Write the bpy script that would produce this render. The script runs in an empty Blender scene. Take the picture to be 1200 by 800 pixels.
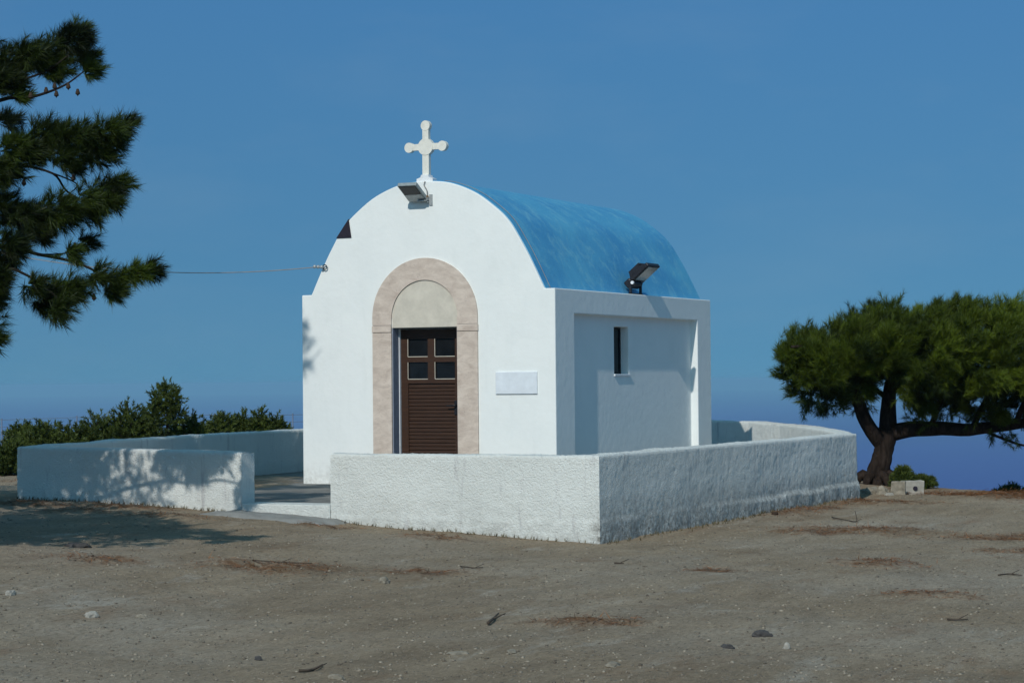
import bpy, bmesh, math, random
import numpy as np
from mathutils import Vector, Matrix, noise
R = math.radians
rng = np.random.default_rng(11)
random.seed(11)
scene = bpy.context.scene
COL = scene.collection

# ------------------------------------------------------------------ camera constants
CAM = np.array([11.545, -24.631, 1.295])
PITCH, ROLL, YAW, FPX = 0.01798, -0.00916, 0.45787, 2600.0      # focal length for a 1200 px wide picture
_r = np.array([math.cos(YAW), math.sin(YAW), 0.0])
_f = np.array([-math.sin(YAW)*math.cos(PITCH), math.cos(YAW)*math.cos(PITCH), math.sin(PITCH)])
_u = np.cross(_r, _f)

def at(px, py, D):
    """the world point that stands D metres away at pixel px, py of the 1200x800 photo"""
    a, b = px-600.0, py-400.0
    c, s = math.cos(ROLL), math.sin(ROLL)
    u = c*a+s*b; v = -s*a+c*b
    return CAM + D*(_r*u/FPX + _f - _u*v/FPX)

SUN = Vector((0.115, -1.0, 0.76)).normalized()

# ------------------------------------------------------------------ object helpers
def tag(o, label=None, cat=None, group=None, kind=None):
    if label: o['label'] = label
    if cat: o['category'] = cat
    if group: o['group'] = group
    if kind: o['kind'] = kind
    return o

def empty(name, loc):
    o = bpy.data.objects.new(name, None); COL.objects.link(o); o.location = loc
    o.empty_display_size = 0.2
    return o

def link(name, me, mat, parent=None, smooth=False):
    if mat is not None and len(me.materials) == 0: me.materials.append(mat)
    o = bpy.data.objects.new(name, me); COL.objects.link(o)
    if parent is not None:
        o.parent = parent
        loc = Vector(parent.location)
        p = parent.parent
        while p is not None:
            loc += Vector(p.location); p = p.parent
        o.matrix_parent_inverse = Matrix.Translation(-loc)
    if smooth:
        me.polygons.foreach_set('use_smooth', [True]*len(me.polygons))
    return o

def obj(name, bm, mat, parent=None, smooth=False):
    me = bpy.data.meshes.new(name)
    bmesh.ops.recalc_face_normals(bm, faces=bm.faces)
    bm.to_mesh(me); bm.free()
    return link(name, me, mat, parent, smooth)

def raw(name, V, F, mat, parent=None, smooth=False, cols=None):
    me = bpy.data.meshes.new(name)
    V = np.asarray(V, dtype=np.float32); F = np.asarray(F, dtype=np.int32)
    n = F.shape[1]
    me.vertices.add(len(V)); me.vertices.foreach_set('co', V.ravel())
    me.loops.add(F.size); me.loops.foreach_set('vertex_index', F.ravel())
    me.polygons.add(len(F))
    me.polygons.foreach_set('loop_start', np.arange(0, F.size, n, dtype=np.int32))
    me.polygons.foreach_set('loop_total', np.full(len(F), n, dtype=np.int32))
    if cols is not None:
        a = me.attributes.new('tone', 'FLOAT', 'POINT'); a.data.foreach_set('value', np.asarray(cols, dtype=np.float32))
    me.update(calc_edges=True); me.validate()
    return link(name, me, mat, parent, smooth)

def box(bm, x0, x1, y0, y1, z0, z1, M=None, bevel=0.0):
    g = bmesh.ops.create_cube(bm, size=1.0)
    vs = g['verts']
    for v in vs:
        v.co = Vector((x0+(x1-x0)*(v.co.x+.5), y0+(y1-y0)*(v.co.y+.5), z0+(z1-z0)*(v.co.z+.5)))
    if bevel:
        es = list({e for v in vs for e in v.link_edges})
        b = bmesh.ops.bevel(bm, geom=es, offset=bevel, segments=2, affect='EDGES', profile=.5)
        vs = list({v for f in b['faces'] for v in f.verts} | {v for v in vs if v.is_valid})
    if M is not None:
        for v in vs: v.co = M @ v.co
    return vs

def prism(bm, pts, axis, a, b, M=None):
    """closed outline pts in the two other axes, extruded along axis from a to b"""
    def mk(p, t):
        if axis == 'y': return Vector((p[0], t, p[1]))
        if axis == 'x': return Vector((t, p[0], p[1]))
        return Vector((p[0], p[1], t))
    A = [bm.verts.new(mk(p, a)) for p in pts]; B = [bm.verts.new(mk(p, b)) for p in pts]
    n = len(pts)
    bm.faces.new(A); bm.faces.new(B[::-1])
    for i in range(n): bm.faces.new((A[i], B[i], B[(i+1) % n], A[(i+1) % n]))
    if M is not None:
        for v in A+B: v.co = M @ v.co
    return A+B

def strip_prism(bm, outer, inner, a, b):
    """band between two polylines (x,z) of equal length, from y=a to y=b"""
    n = len(outer)
    rows = [[bm.verts.new((p[0], y, p[1])) for p in pl] for pl in (outer, inner) for y in (a, b)]
    o0, o1, i0, i1 = rows
    for k in range(n-1):
        bm.faces.new((o0[k], o0[k+1], i0[k+1], i0[k])); bm.faces.new((o1[k], i1[k], i1[k+1], o1[k+1]))
        bm.faces.new((o0[k], o1[k], o1[k+1], o0[k+1])); bm.faces.new((i0[k], i0[k+1], i1[k+1], i1[k]))
    for k in (0, n-1): bm.faces.new((o0[k], i0[k], i1[k], o1[k]))

def tube(bm, pts, rad, seg=8, cap=True):
    pts = [Vector(p) for p in pts]
    if not hasattr(rad, '__len__'): rad = [rad]*len(pts)
    rings = []
    up = Vector((0.13, 0.21, 0.97))
    for i, p in enumerate(pts):
        d = (pts[min(i+1, len(pts)-1)]-pts[max(i-1, 0)]).normalized()
        x = d.cross(up)
        if x.length < 1e-3: x = d.cross(Vector((1, 0, 0)))
        x.normalize(); y = d.cross(x)
        rings.append([bm.verts.new(p+(x*math.cos(2*math.pi*k/seg)+y*math.sin(2*math.pi*k/seg))*rad[i]) for k in range(seg)])
    for a, b in zip(rings[:-1], rings[1:]):
        for k in range(seg): bm.faces.new((a[k], a[(k+1) % seg], b[(k+1) % seg], b[k]))
    if cap:
        bm.faces.new(rings[0]); bm.faces.new(rings[-1][::-1])

def smooth_path(pts, n=6):
    P = [Vector(p) for p in pts]; out = []
    for i in range(len(P)-1):
        p0, p1, p2, p3 = P[max(i-1, 0)], P[i], P[i+1], P[min(i+2, len(P)-1)]
        for k in range(n):
            t = k/n
            out.append(.5*((2*p1)+(p2-p0)*t+(2*p0-5*p1+4*p2-p3)*t*t+(3*p1-p0-3*p2+p3)*t**3))
    out.append(P[-1]); return out

# ------------------------------------------------------------------ materials
class NT:
    def __init__(s, name):
        s.m = bpy.data.materials.new(name); s.m.use_nodes = True
        s.t = s.m.node_tree; s.n = s.t.nodes; s.b = s.n['Principled BSDF']; s.out = s.n['Material Output']
    def new(s, typ, **k):
        o = s.n.new(typ)
        for a, v in k.items(): setattr(o, a, v)
        return o
    def l(s, a, b): s.t.links.new(a, b)
    def coord(s):
        if not hasattr(s, '_c'): s._c = s.new('ShaderNodeTexCoord').outputs['Object']
        return s._c
    def noise(s, scale, detail=4, rough=.55, vec=None, dist=0):
        n = s.new('ShaderNodeTexNoise'); n.inputs['Scale'].default_value = scale
        n.inputs['Detail'].default_value = detail; n.inputs['Roughness'].default_value = rough
        n.inputs['Distortion'].default_value = dist
        s.l(vec or s.coord(), n.inputs['Vector']); return n.outputs['Fac']
    def scaled(s, sc):
        m = s.new('ShaderNodeMapping'); m.inputs['Scale'].default_value = sc; s.l(s.coord(), m.inputs['Vector']); return m.outputs['Vector']
    def ramp(s, fac, stops):
        r = s.new('ShaderNodeValToRGB'); e = r.color_ramp.elements
        while len(e) < len(stops): e.new(.5)
        for i, (p, c) in enumerate(stops):
            e[i].position = p; e[i].color = (*c, 1) if hasattr(c, '__len__') else (c, c, c, 1)
        s.l(fac, r.inputs['Fac']); return r.outputs['Color']
    def mix(s, fac, a, b, mode='MIX'):
        m = s.new('ShaderNodeMix', data_type='RGBA', blend_type=mode)
        for sock, v in ((m.inputs[0], fac), (m.inputs[6], a), (m.inputs[7], b)):
            if isinstance(v, (int, float)): sock.default_value = v
            elif isinstance(v, tuple): sock.default_value = (*v, 1)
            else: s.l(v, sock)
        return m.outputs[2]
    def math(s, op, a, b=0.0):
        m = s.new('ShaderNodeMath', operation=op)
        for i, v in enumerate((a, b)):
            if isinstance(v, (int, float)): m.inputs[i].default_value = v
            else: s.l(v, m.inputs[i])
        return m.outputs[0]
    def bump(s, h, strength=.5, dist=.01, prev=None):
        b = s.new('ShaderNodeBump'); b.inputs['Strength'].default_value = strength; b.inputs['Distance'].default_value = dist
        s.l(h, b.inputs['Height'])
        if prev is not None: s.l(prev, b.inputs['Normal'])
        return b.outputs['Normal']
    def fin(s, color=None, rough=.8, normal=None, metal=0, spec=None):
        if color is not None:
            if isinstance(color, tuple): s.b.inputs['Base Color'].default_value = (*color, 1)
            else: s.l(color, s.b.inputs['Base Color'])
        if isinstance(rough, (int, float)): s.b.inputs['Roughness'].default_value = rough
        else: s.l(rough, s.b.inputs['Roughness'])
        s.b.inputs['Metallic'].default_value = metal
        if spec is not None: s.b.inputs['Specular IOR Level'].default_value = spec
        if normal is not None: s.l(normal, s.b.inputs['Normal'])
        return s.m

def mat_plaster():
    n = NT('smooth_whitewash')
    c = n.mix(n.ramp(n.noise(1.6, 6, .6), [(.35, 0), (.75, 1)]), (.82, .845, .81), (.77, .80, .77))
    st = n.ramp(n.noise(3.0, 5, .7, n.scaled((3, 3, .45))), [(.55, 0), (.8, 1)])
    c = n.mix(n.math('MULTIPLY', st, .24), c, (.58, .62, .60))
    tr = n.noise(2.4, 9, .78, dist=.8)
    c = n.mix(n.math('MULTIPLY', n.ramp(tr, [(.52, 0), (.66, 1)]), .22), c, (.66, .70, .665))
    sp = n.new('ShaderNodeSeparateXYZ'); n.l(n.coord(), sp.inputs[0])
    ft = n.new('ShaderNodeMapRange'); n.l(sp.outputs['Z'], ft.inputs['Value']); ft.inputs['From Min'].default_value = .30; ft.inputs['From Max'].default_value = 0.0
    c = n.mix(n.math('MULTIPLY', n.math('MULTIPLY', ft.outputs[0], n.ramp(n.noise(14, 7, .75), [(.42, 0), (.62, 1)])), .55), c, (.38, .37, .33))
    b = n.bump(n.noise(9, 5, .6), .35, .012)
    b = n.bump(n.noise(120, 3, .6), .25, .003, b)
    return n.fin(c, .85, b, spec=.25)

def mat_stucco():
    n = NT('rough_whitewash')
    base = n.mix(n.ramp(n.noise(1.1, 6, .65), [(.35, 0), (.7, 1)]), (.80, .825, .775), (.70, .725, .68))
    sep = n.new('ShaderNodeSeparateXYZ'); n.l(n.coord(), sep.inputs[0])
    # splash dirt and flaking near the foot of the wall
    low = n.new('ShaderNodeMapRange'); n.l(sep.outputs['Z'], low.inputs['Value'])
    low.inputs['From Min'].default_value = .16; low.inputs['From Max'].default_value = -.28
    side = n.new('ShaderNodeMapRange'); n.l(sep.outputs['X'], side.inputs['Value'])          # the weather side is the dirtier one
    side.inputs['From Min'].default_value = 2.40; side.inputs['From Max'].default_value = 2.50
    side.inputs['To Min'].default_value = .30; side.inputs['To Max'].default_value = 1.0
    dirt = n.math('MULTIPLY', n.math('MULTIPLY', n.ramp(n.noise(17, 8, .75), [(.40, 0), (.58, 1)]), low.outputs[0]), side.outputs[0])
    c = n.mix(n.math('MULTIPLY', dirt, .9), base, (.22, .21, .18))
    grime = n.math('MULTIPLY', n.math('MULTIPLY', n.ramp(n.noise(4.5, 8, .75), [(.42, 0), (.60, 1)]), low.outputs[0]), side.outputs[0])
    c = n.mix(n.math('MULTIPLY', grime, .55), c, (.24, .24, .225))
    spots = n.ramp(n.noise(26, 4, .7), [(.66, 0), (.72, 1)])
    c = n.mix(n.math('MULTIPLY', spots, .3), c, (.38, .38, .35))
    # dull vertical run-off streaks
    st = n.ramp(n.noise(2.2, 4, .7, n.scaled((3.2, 3.2, .5))), [(.57, 0), (.74, 1)])
    c = n.mix(n.math('MULTIPLY', st, .5), c, (.30, .28, .30))
    h = n.math('ADD', n.math('MULTIPLY', n.noise(48, 4, .62), .7), n.math('MULTIPLY', n.noise(110, 3, .6), .5))
    b = n.bump(h, 1.0, .025)
    return n.fin(c, .92, b, spec=.2)

def mat_roof():
    n = NT('weathered_blue_paint')
    s1 = n.noise(1.25, 6, .62, n.scaled((1.1, .7, 1.2)), .6)
    c = n.mix(n.ramp(s1, [(.38, 0), (.68, 1)]), (.058, .285, .52), (.090, .375, .58))
    s2 = n.noise(4.2, 9, .78, n.scaled((.8, 1.1, .85)), .6)
    c = n.mix(n.math('MULTIPLY', n.ramp(s2, [(.50, 0), (.70, 1)]), .7), c, (.20, .50, .60))
    s3 = n.noise(11, 6, .7)
    c = n.mix(n.math('MULTIPLY', n.ramp(s3, [(.58, 0), (.8, 1)]), .25), c, (.22, .46, .55))
    b = n.bump(n.noise(14, 5, .65), .3, .012)
    return n.fin(c, n.ramp(s2, [(.3, .5), (.7, .72)]), b, spec=.35)

def mat_stone():
    n = NT('beige_travertine')
    s1 = n.noise(5, 8, .68, n.scaled((1, 1, 2.2)), .5)
    c = n.mix(n.ramp(s1, [(.35, 0), (.7, 1)]), (.66, .565, .475), (.45, .365, .30))
    pit = n.ramp(n.noise(70, 3, .6), [(.64, 0), (.70, 1)])
    c = n.mix(n.math('MULTIPLY', pit, .6), c, (.20, .16, .13))
    b = n.bump(n.noise(70, 4, .65), .35, .004)
    return n.fin(c, .75, b, spec=.3)

def mat_plain(name, col, rough=.7, var=.12, sc=12, bump=.15, metal=0, spec=.3):
    n = NT(name)
    d = tuple(x*(1-var*2.2) for x in col); l_ = tuple(min(1, x*(1+var)) for x in col)
    c = n.mix(n.ramp(n.noise(sc, 6, .65), [(.3, 0), (.72, 1)]), l_, d)
    b = n.bump(n.noise(sc*5, 4, .6), bump, .004)
    return n.fin(c, rough, b, metal, spec)

def mat_wood():
    n = NT('brown_stained_wood')
    g = n.noise(6, 6, .65, n.scaled((1.2, 1.2, 14)), .4)
    c = n.mix(n.ramp(g, [(.3, 0), (.7, 1)]), (.062, .029, .015), (.030, .014, .008))
    return n.fin(c, .5, n.bump(g, .2, .002), spec=.35)

def mat_glass():
    n = NT('dark_window_glass')
    c = n.ramp(n.noise(4, 3), [(.3, (.006, .007, .008)), (.7, (.014, .016, .018))])
    return n.fin(c, .12, spec=.22)

def mat_paving():
    n = NT('grey_paving')
    br = n.new('ShaderNodeTexBrick'); n.l(n.coord(), br.inputs['Vector'])
    br.offset = .5; br.inputs['Scale'].default_value = 1.0
    br.inputs['Brick Width'].default_value = .55; br.inputs['Row Height'].default_value = .34
    br.inputs['Mortar Size'].default_value = .012; br.inputs['Mortar Smooth'].default_value = .3
    br.inputs['Color1'].default_value = (.22, .215, .195, 1); br.inputs['Color2'].default_value = (.14, .14, .13, 1)
    br.inputs['Mortar'].default_value = (.10, .095, .085, 1)
    c = n.mix(n.math('MULTIPLY', n.ramp(n.noise(4, 7, .7), [(.4, 0), (.7, 1)]), .5), br.outputs['Color'], (.30, .29, .255))
    b = n.bump(n.noise(40, 5, .65), .4, .008)
    return n.fin(c, .9, b, spec=.15)

def mat_ground():
    n = NT('trodden_earth_and_gravel')
    big = n.noise(.35, 6, .62, dist=.4)
    mid = n.noise(1.5, 8, .70, n.scaled((1.5, .40, 1)), .3)
    c = n.mix(n.ramp(mid, [(.32, 0), (.68, 1)]), (.385, .305, .210), (.238, .184, .125))
    c = n.mix(n.math('MULTIPLY', n.ramp(big, [(.45, 0), (.66, 1)]), .55), c, (.42, .375, .305))
    # rusty worn streaks
    rust = n.noise(1.2, 8, .74, n.scaled((1.4, .5, 1)), .3)
    c = n.mix(n.math('MULTIPLY', n.ramp(rust, [(.56, 0), (.70, 1)]), .6), c, (.22, .125, .068))
    # pale dusty patches
    pale = n.noise(1.6, 8, .74, n.scaled((1.5, .45, 1)), .3)
    c = n.mix(n.math('MULTIPLY', n.ramp(pale, [(.57, 0), (.68, 1)]), .5), c, (.50, .46, .39))
    # grit
    v = n.new('ShaderNodeTexVoronoi'); v.inputs['Scale'].default_value = 22; n.l(n.scaled((1.3, .5, 1)), v.inputs['Vector'])
    grit = n.ramp(v.outputs['Distance'], [(.10, 1), (.32, 0)])
    vc = n.new('ShaderNodeSeparateColor'); n.l(v.outputs['Color'], vc.inputs[0])
    gs = n.math('MULTIPLY', grit, n.ramp(vc.outputs[0], [(.45, 0), (.62, 1)]))
    gc = n.mix(vc.outputs[1], (.33, .31, .27), (.10, .085, .07))
    c = n.mix(n.math('MULTIPLY', gs, .75), c, gc)
    fine = n.noise(30, 7, .8, n.scaled((1.3, .45, 1)))
    c = n.mix(n.math('MULTIPLY', n.ramp(fine, [(.36, 1), (.52, 0)]), .6), c, (.135, .105, .062))
    c = n.mix(n.math('MULTIPLY', n.ramp(fine, [(.56, 0), (.70, 1)]), .5), c, (.50, .44, .30))
    # fallen needle litter, painted where it lies
    a = n.new('ShaderNodeAttribute', attribute_name='tone')
    lm = n.math('MULTIPLY', a.outputs['Fac'], n.ramp(n.noise(6, 8, .75, n.scaled((.7, 1.6, 1))), [(.38, 0), (.58, 1)]))
    lc = n.mix(n.noise(40, 4, .7), (.24, .120, .055), (.11, .055, .028))
    c = n.mix(n.math('MULTIPLY', lm, .95), c, lc)
    # scrub on the slope far below the plateau
    h = n.math('ADD', n.math('MULTIPLY', n.noise(9, 8, .7), .9), n.math('MULTIPLY', gs, .35))
    b = n.bump(h, .55, .05)
    b = n.bump(fine, .8, .025, b)
    return n.fin(c, .95, b, spec=.12)

def mat_leaf(name, a, b_, trans=.2):
    n = NT(name)
    at_ = n.new('ShaderNodeAttribute', attribute_name='tone')
    c = n.ramp(at_.outputs['Fac'], [(0, a), (1, b_)])
    n.fin(c, .55, spec=.25)
    t = n.new('ShaderNodeBsdfTranslucent'); n.l(c, t.inputs['Color'])
    m = n.new('ShaderNodeMixShader'); m.inputs[0].default_value = trans
    n.l(n.b.outputs[0], m.inputs[1]); n.l(t.outputs[0], m.inputs[2]); n.l(m.outputs[0], n.out.inputs['Surface'])
    return n.m

def mat_bark():
    n = NT('dark_pine_bark')
    g = n.noise(14, 8, .72, n.scaled((1, 1, .32)), .6)
    c = n.mix(n.ramp(g, [(.35, 0), (.62, 1)]), (.014, .010, .008), (.046, .034, .027))
    b = n.bump(g, 1.0, .05)
    return n.fin(c, .95, b, spec=.1)

def mat_sea():
    n = NT('deep_blue_sea')
    c = n.ramp(n.noise(.0006, 4, .6, n.scaled((1, .35, 1))), [(.35, (.030, .031, .235)), (.68, (.048, .050, .33))])
    b = n.bump(n.noise(.06, 6, .65), .6, 3.0)
    return n.fin(c, .42, b, spec=.35)

PLASTER, STUCCO, ROOF, STONE = mat_plaster(), mat_stucco(), mat_roof(), mat_stone()
WOOD, GLASS, PAVING, GROUND, BARK, SEA = mat_wood(), mat_glass(), mat_paving(), mat_ground(), mat_bark(), mat_sea()
PALEBARK = mat_plain('weathered_grey_branch', (.13, .105, .082), .9, .25, 18, .6)
DARKBARK = mat_plain('blackish_pine_bark', (.020, .015, .012), .95, .3, 14, .8)
NEEDLE = mat_leaf('pine_needle_green', (.011, .022, .003), (.125, .172, .012), .25)
NEEDLE_DARK = mat_leaf('dark_pine_needle_green', (.006, .012, .003), (.062, .098, .009), .15)
LEAF = mat_leaf('shrub_leaf_green', (.024, .042, .010), (.105, .140, .026))
LITTER = mat_leaf('fallen_brown_needles', (.085, .036, .015), (.29, .125, .045), .05)
BEIGE = mat_plain('beige_render', (.61, .565, .47), .85, .08, 6)
MARBLE = mat_plain('pale_marble', (.72, .77, .80), .5, .05, 9, .05)
CROSSMAT = mat_plain('cream_painted_concrete', (.76, .745, .66), .8, .06, 14)
BLACK = mat_plain('black_coated_metal', (.016, .016, .020), .45, .2, 20)
LENS = mat_plain('lamp_glass', (.27, .29, .27), .15, .1, 30, .02, 0, .5)
GALV = mat_plain('galvanised_metal', (.42, .45, .45), .45, .12, 25, .1, .35)
HEADGREY = mat_plain('grey_lamp_casing', (.30, .34, .34), .5, .12, 25, .1, .2)
CLAY = mat_plain('rusty_terminal', (.35, .20, .10), .8)
JAMB = mat_plain('grey_painted_jamb', (.20, .23, .29), .75, .08)
WHITE = mat_plain('white_gloss_paint', (.78, .80, .80), .6, .05)
DARKHOLE = mat_plain('dark_violet_patch', (.022, .018, .030), .8, .15)
CABLE = mat_plain('grey_cable', (.30, .27, .24), .8, .1)
CONCRETE = mat_plain('rough_concrete', (.36, .34, .29), .92, .16, 8, .6)
APRON = mat_plain('dusty_screed', (.26, .26, .24), .92, .14, 5, .5)
LIGHTROCK = mat_plain('pale_limestone', (.27, .24, .185), .92, .22, 14, .7)
DARKROCK = mat_plain('dark_stone', (.075, .070, .066), .92, .2, 14, .7)
TWIG = mat_plain('dry_twig', (.075, .058, .043), .9, .2, 20, .5)
CONE = mat_plain('pine_cone_brown', (.050, .032, .020), .9, .2, 40, .8)
WIRE = mat_plain('dull_wire', (.13, .17, .24), .6, .1)
LAMPWHITE = WHITE

# ------------------------------------------------------------------ terrain
XS = [-400, -30, -12, -4.73, -1.7, -.59, 1.0, 2.52, 5, 12, 40, 400]
ZS = [-30, -.6, -.05, .0, -.08, -.135, -.22, -.325, -.36, -.41, -.9, -22]
def edge_y(X): return np.interp(X, [-400, -30, -10, -5, 0, 2, 5, 11, 30, 400], [-60, 4, 8.2, 10.5, 10.0, 8.3, 6.2, 4.0, -14, -200])
def terrain(X, Y):
    X = np.asarray(X, float); Y = np.asarray(Y, float)
    z = np.interp(X, XS, ZS)
    z = z + .018*np.sin(X*.9+.4*Y)+.02*np.sin(.55*Y-.3*X+1.2)
    s = np.maximum(Y-edge_y(X), 0)
    z = z - .42*s*s/(s+3.0)
    back = np.maximum(-Y-30, 0)
    return np.maximum(z-.05*back, -158)
def tz(x, y): return float(terrain(x, y))

# brown needle litter: x, y, half length, half width, turn
PATCHES = [(4.6, 5.0, 2.6, .62, -.55), (3.1, 3.4, .9, .22, .6), (2.85, 1.1, 1.2, .16, 1.45), (2.72, 3.2, .9, .14, 1.5),
           (4.3, -1.3, .9, .30, .5), (6.0, -1.1, 1.1, .30, .5), (6.5, -3.0, .7, .2, .5), (5.75, -5.6, .42, .3, .45), (3.9, -1.9, .5, .2, .4),
           (-4.1, -5.0, .9, .2, .1), (-2.9, -4.75, .8, .14, .1), (-3.0, -5.6, .5, .15, .3), (-1.9, -5.5, .6, .13, .3), (-8.0, 1.2, 1.5, .5, .6),
           (1.5, -8.8, .75, .30, .45), (.3, -9.6, .4, .2, .4), (2.5, -8.0, .5, .16, .4), (-.3, -5.0, .4, .1, .4), (5.3, -10.8, .5, .12, .4),
           (6.9, -8.2, .5, .12, .4), (4.7, -6.9, .3, .09, .4), (1.1, -5.2, .5, .12, 0.0)]
PATCHES = [(x, y, a*.95, b if i == 0 or x < -7 else b*1.7, t) for i, (x, y, a, b, t) in enumerate(PATCHES)]
def litter_mask(X, Y):
    m = np.zeros(np.shape(X))
    for x, y, a, b, t in PATCHES:
        dx, dy = X-x, Y-y
        u = (dx*math.cos(t)+dy*math.sin(t))/a; v = (-dx*math.sin(t)+dy*math.cos(t))/b
        wob = .35*np.sin(u*5.1+x*7)*np.sin(v*3.3+y*5)
        m = np.maximum(m, np.clip(1.35-np.sqrt(u*u+v*v)*1.2+wob, 0, 1))
    return m

def make_ground():
    def axis(lo, hi, step, far):
        a = list(np.arange(lo, hi+1e-6, step)); s = step
        while a[-1] < far: s *= 1.22; a.append(a[-1]+s)
        s = step
        while a[0] > -far: s *= 1.22; a.insert(0, a[0]-s)
        return np.array(a)
    xs, ys = axis(-9, 12.5, .085, 900), axis(-16, 9, .085, 900)
    X, Y = np.meshgrid(xs, ys)
    Z = terrain(X, Y)
    near = (np.abs(X) < 30) & (np.abs(Y) < 40)
    d = np.zeros_like(Z)
    it = np.argwhere(near)
    for i, j in it:
        p = Vector((X[i, j], Y[i, j], 0))
        d[i, j] = .016*noise.noise(p*.8)+.008*noise.noise(p*2.6)+.012*noise.noise(p*7.0)
    # keep the ground calm where walls stand and pile a low bank of litter at the right-hand ridge
    Z = Z+d
    m = litter_mask(X, Y)
    ridge = np.clip(1.4-np.sqrt(((X-4.9)/2.6)**2+((Y-5.3)/.9)**2)*1.1, 0, 1)
    Z = Z+.05*ridge+.03*m*(d > 0)
    nx, ny = len(xs), len(ys)
    V = np.stack([X, Y, Z], -1).reshape(-1, 3)
    I = np.arange(nx*ny).reshape(ny, nx)
    F = np.stack([I[:-1, :-1], I[:-1, 1:], I[1:, 1:], I[1:, :-1]], -1).reshape(-1, 4)
    o = raw('ground', V, F, GROUND, None, True, m.ravel())
    return tag(o, kind='structure'), xs, ys, Z
GROUND_OBJ, GXS, GYS, GZ = make_ground()
def gz(x, y):
    i = int(np.clip(np.searchsorted(GXS, x)-1, 0, len(GXS)-2)); j = int(np.clip(np.searchsorted(GYS, y)-1, 0, len(GYS)-2))
    fx = (x-GXS[i])/(GXS[i+1]-GXS[i]); fy = (y-GYS[j])/(GYS[j+1]-GYS[j])
    return float((GZ[j, i]*(1-fx)+GZ[j, i+1]*fx)*(1-fy)+(GZ[j+1, i]*(1-fx)+GZ[j+1, i+1]*fx)*fy)
def gpix(px, py):
    """the point of the ground seen at pixel px, py"""
    d = at(px, py, 1.0)-CAM
    t = 5.0
    while t < 80:
        p = CAM+d*t
        if p[2] < gz(p[0], p[1]): break
        t += .02
    return p

# sea, far below the hilltop
SEA_Z = -150.0
def make_sea():
    n, rad = 96, 30000.0
    bm = bmesh.new()
    c = bm.verts.new((0, 0, SEA_Z)); rings = []
    for r in (300, 900, 2500, 7000, 16000, rad):
        rings.append([bm.verts.new((r*math.cos(2*math.pi*k/n), r*math.sin(2*math.pi*k/n), SEA_Z)) for k in range(n)])
    for k in range(n): bm.faces.new((c, rings[0][k], rings[0][(k+1) % n]))
    for a, b in zip(rings[:-1], rings[1:]):
        for k in range(n): bm.faces.new((a[k], b[k], b[(k+1) % n], a[(k+1) % n]))
    return tag(obj('sea', bm, SEA), kind='structure')
make_sea()

HAZE_DENSITY = 1/9000
def make_haze():
    bm = bmesh.new(); box(bm, -32000, 32000, -32000, 32000, -163, 9)
    m = bpy.data.materials.new('sea_haze'); m.use_nodes = True
    t = m.node_tree
    for nd in list(t.nodes):
        if nd.type != 'OUTPUT_MATERIAL': t.nodes.remove(nd)
    v = t.nodes.new('ShaderNodeVolumePrincipled')
    v.inputs['Color'].default_value = (.40, .74, 1.0, 1); v.inputs['Density'].default_value = HAZE_DENSITY
    v.inputs['Anisotropy'].default_value = 0.0
    t.links.new(v.outputs[0], [x for x in t.nodes if x.type == 'OUTPUT_MATERIAL'][0].inputs['Volume'])
    return tag(obj('haze', bm, m), kind='stuff')
make_haze()

# ------------------------------------------------------------------ the chapel
W, L, E = 3.63, 5.27, 2.436
CX = -W/2
ARCH = [(0, 1.4), (.35, 1.365), (.70, 1.235), (.97, 1.055), (1.18, .865), (1.34, .625), (1.49, .36), (1.67, 0)]
half = [(p.x, p.y) for p in smooth_path([Vector((a, b, 0)) for a, b in ARCH], 6)]
PROF = [(CX-a, E+b) for a, b in half[::-1]]+[(CX+a, E+b) for a, b in half[1:]]       # left springing to right springing

chapel = empty('chapel', (CX, L/2, 0))
tag(chapel, 'small white chapel with a blue barrel vaulted roof and roof cross', 'chapel')

def boolean(base_bm, cutters, name, mat, parent, bevel=.012):
    b = obj(name, base_bm, mat, parent)
    tmp = []
    for cb in cutters:
        c = obj('cutter', cb, mat); tmp.append(c)
        md = b.modifiers.new('cut', 'BOOLEAN'); md.object = c; md.operation = 'DIFFERENCE'; md.solver = 'EXACT'
    if bevel:
        md = b.modifiers.new('soft', 'BEVEL'); md.width = bevel; md.segments = 2; md.limit_method = 'ANGLE'; md.angle_limit = R(50)
    dg = bpy.context.evaluated_depsgraph_get(); dg.update()
    me = bpy.data.meshes.new_from_object(b.evaluated_get(dg))
    b.modifiers.clear(); b.data = me
    for c in tmp:
        bpy.data.objects.remove(c, do_unlink=True)
    return b

DX0, DX1, DTOP = -2.29, -1.354, 1.985            # door opening
def cut(*a):
    bm = bmesh.new(); box(bm, *a); return bm
body = bmesh.new()
prism(body, [(-W, -.45), (-W, E)]+PROF+[(0, E), (0, -.45)], 'y', 0, L)
RECESS = .11
boolean(body, [cut(-RECESS, .5, .565, 4.75, -.6, 2.135), cut(-W-.5, -W+RECESS, .565, 4.75, -.6, 2.135),
               cut(DX0, DX1, -.5, .26, -.6, DTOP), cut(-RECESS-.15, .2, 2.05, 2.53, 1.38, 2.0)],
        'wall', PLASTER, chapel)

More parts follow.
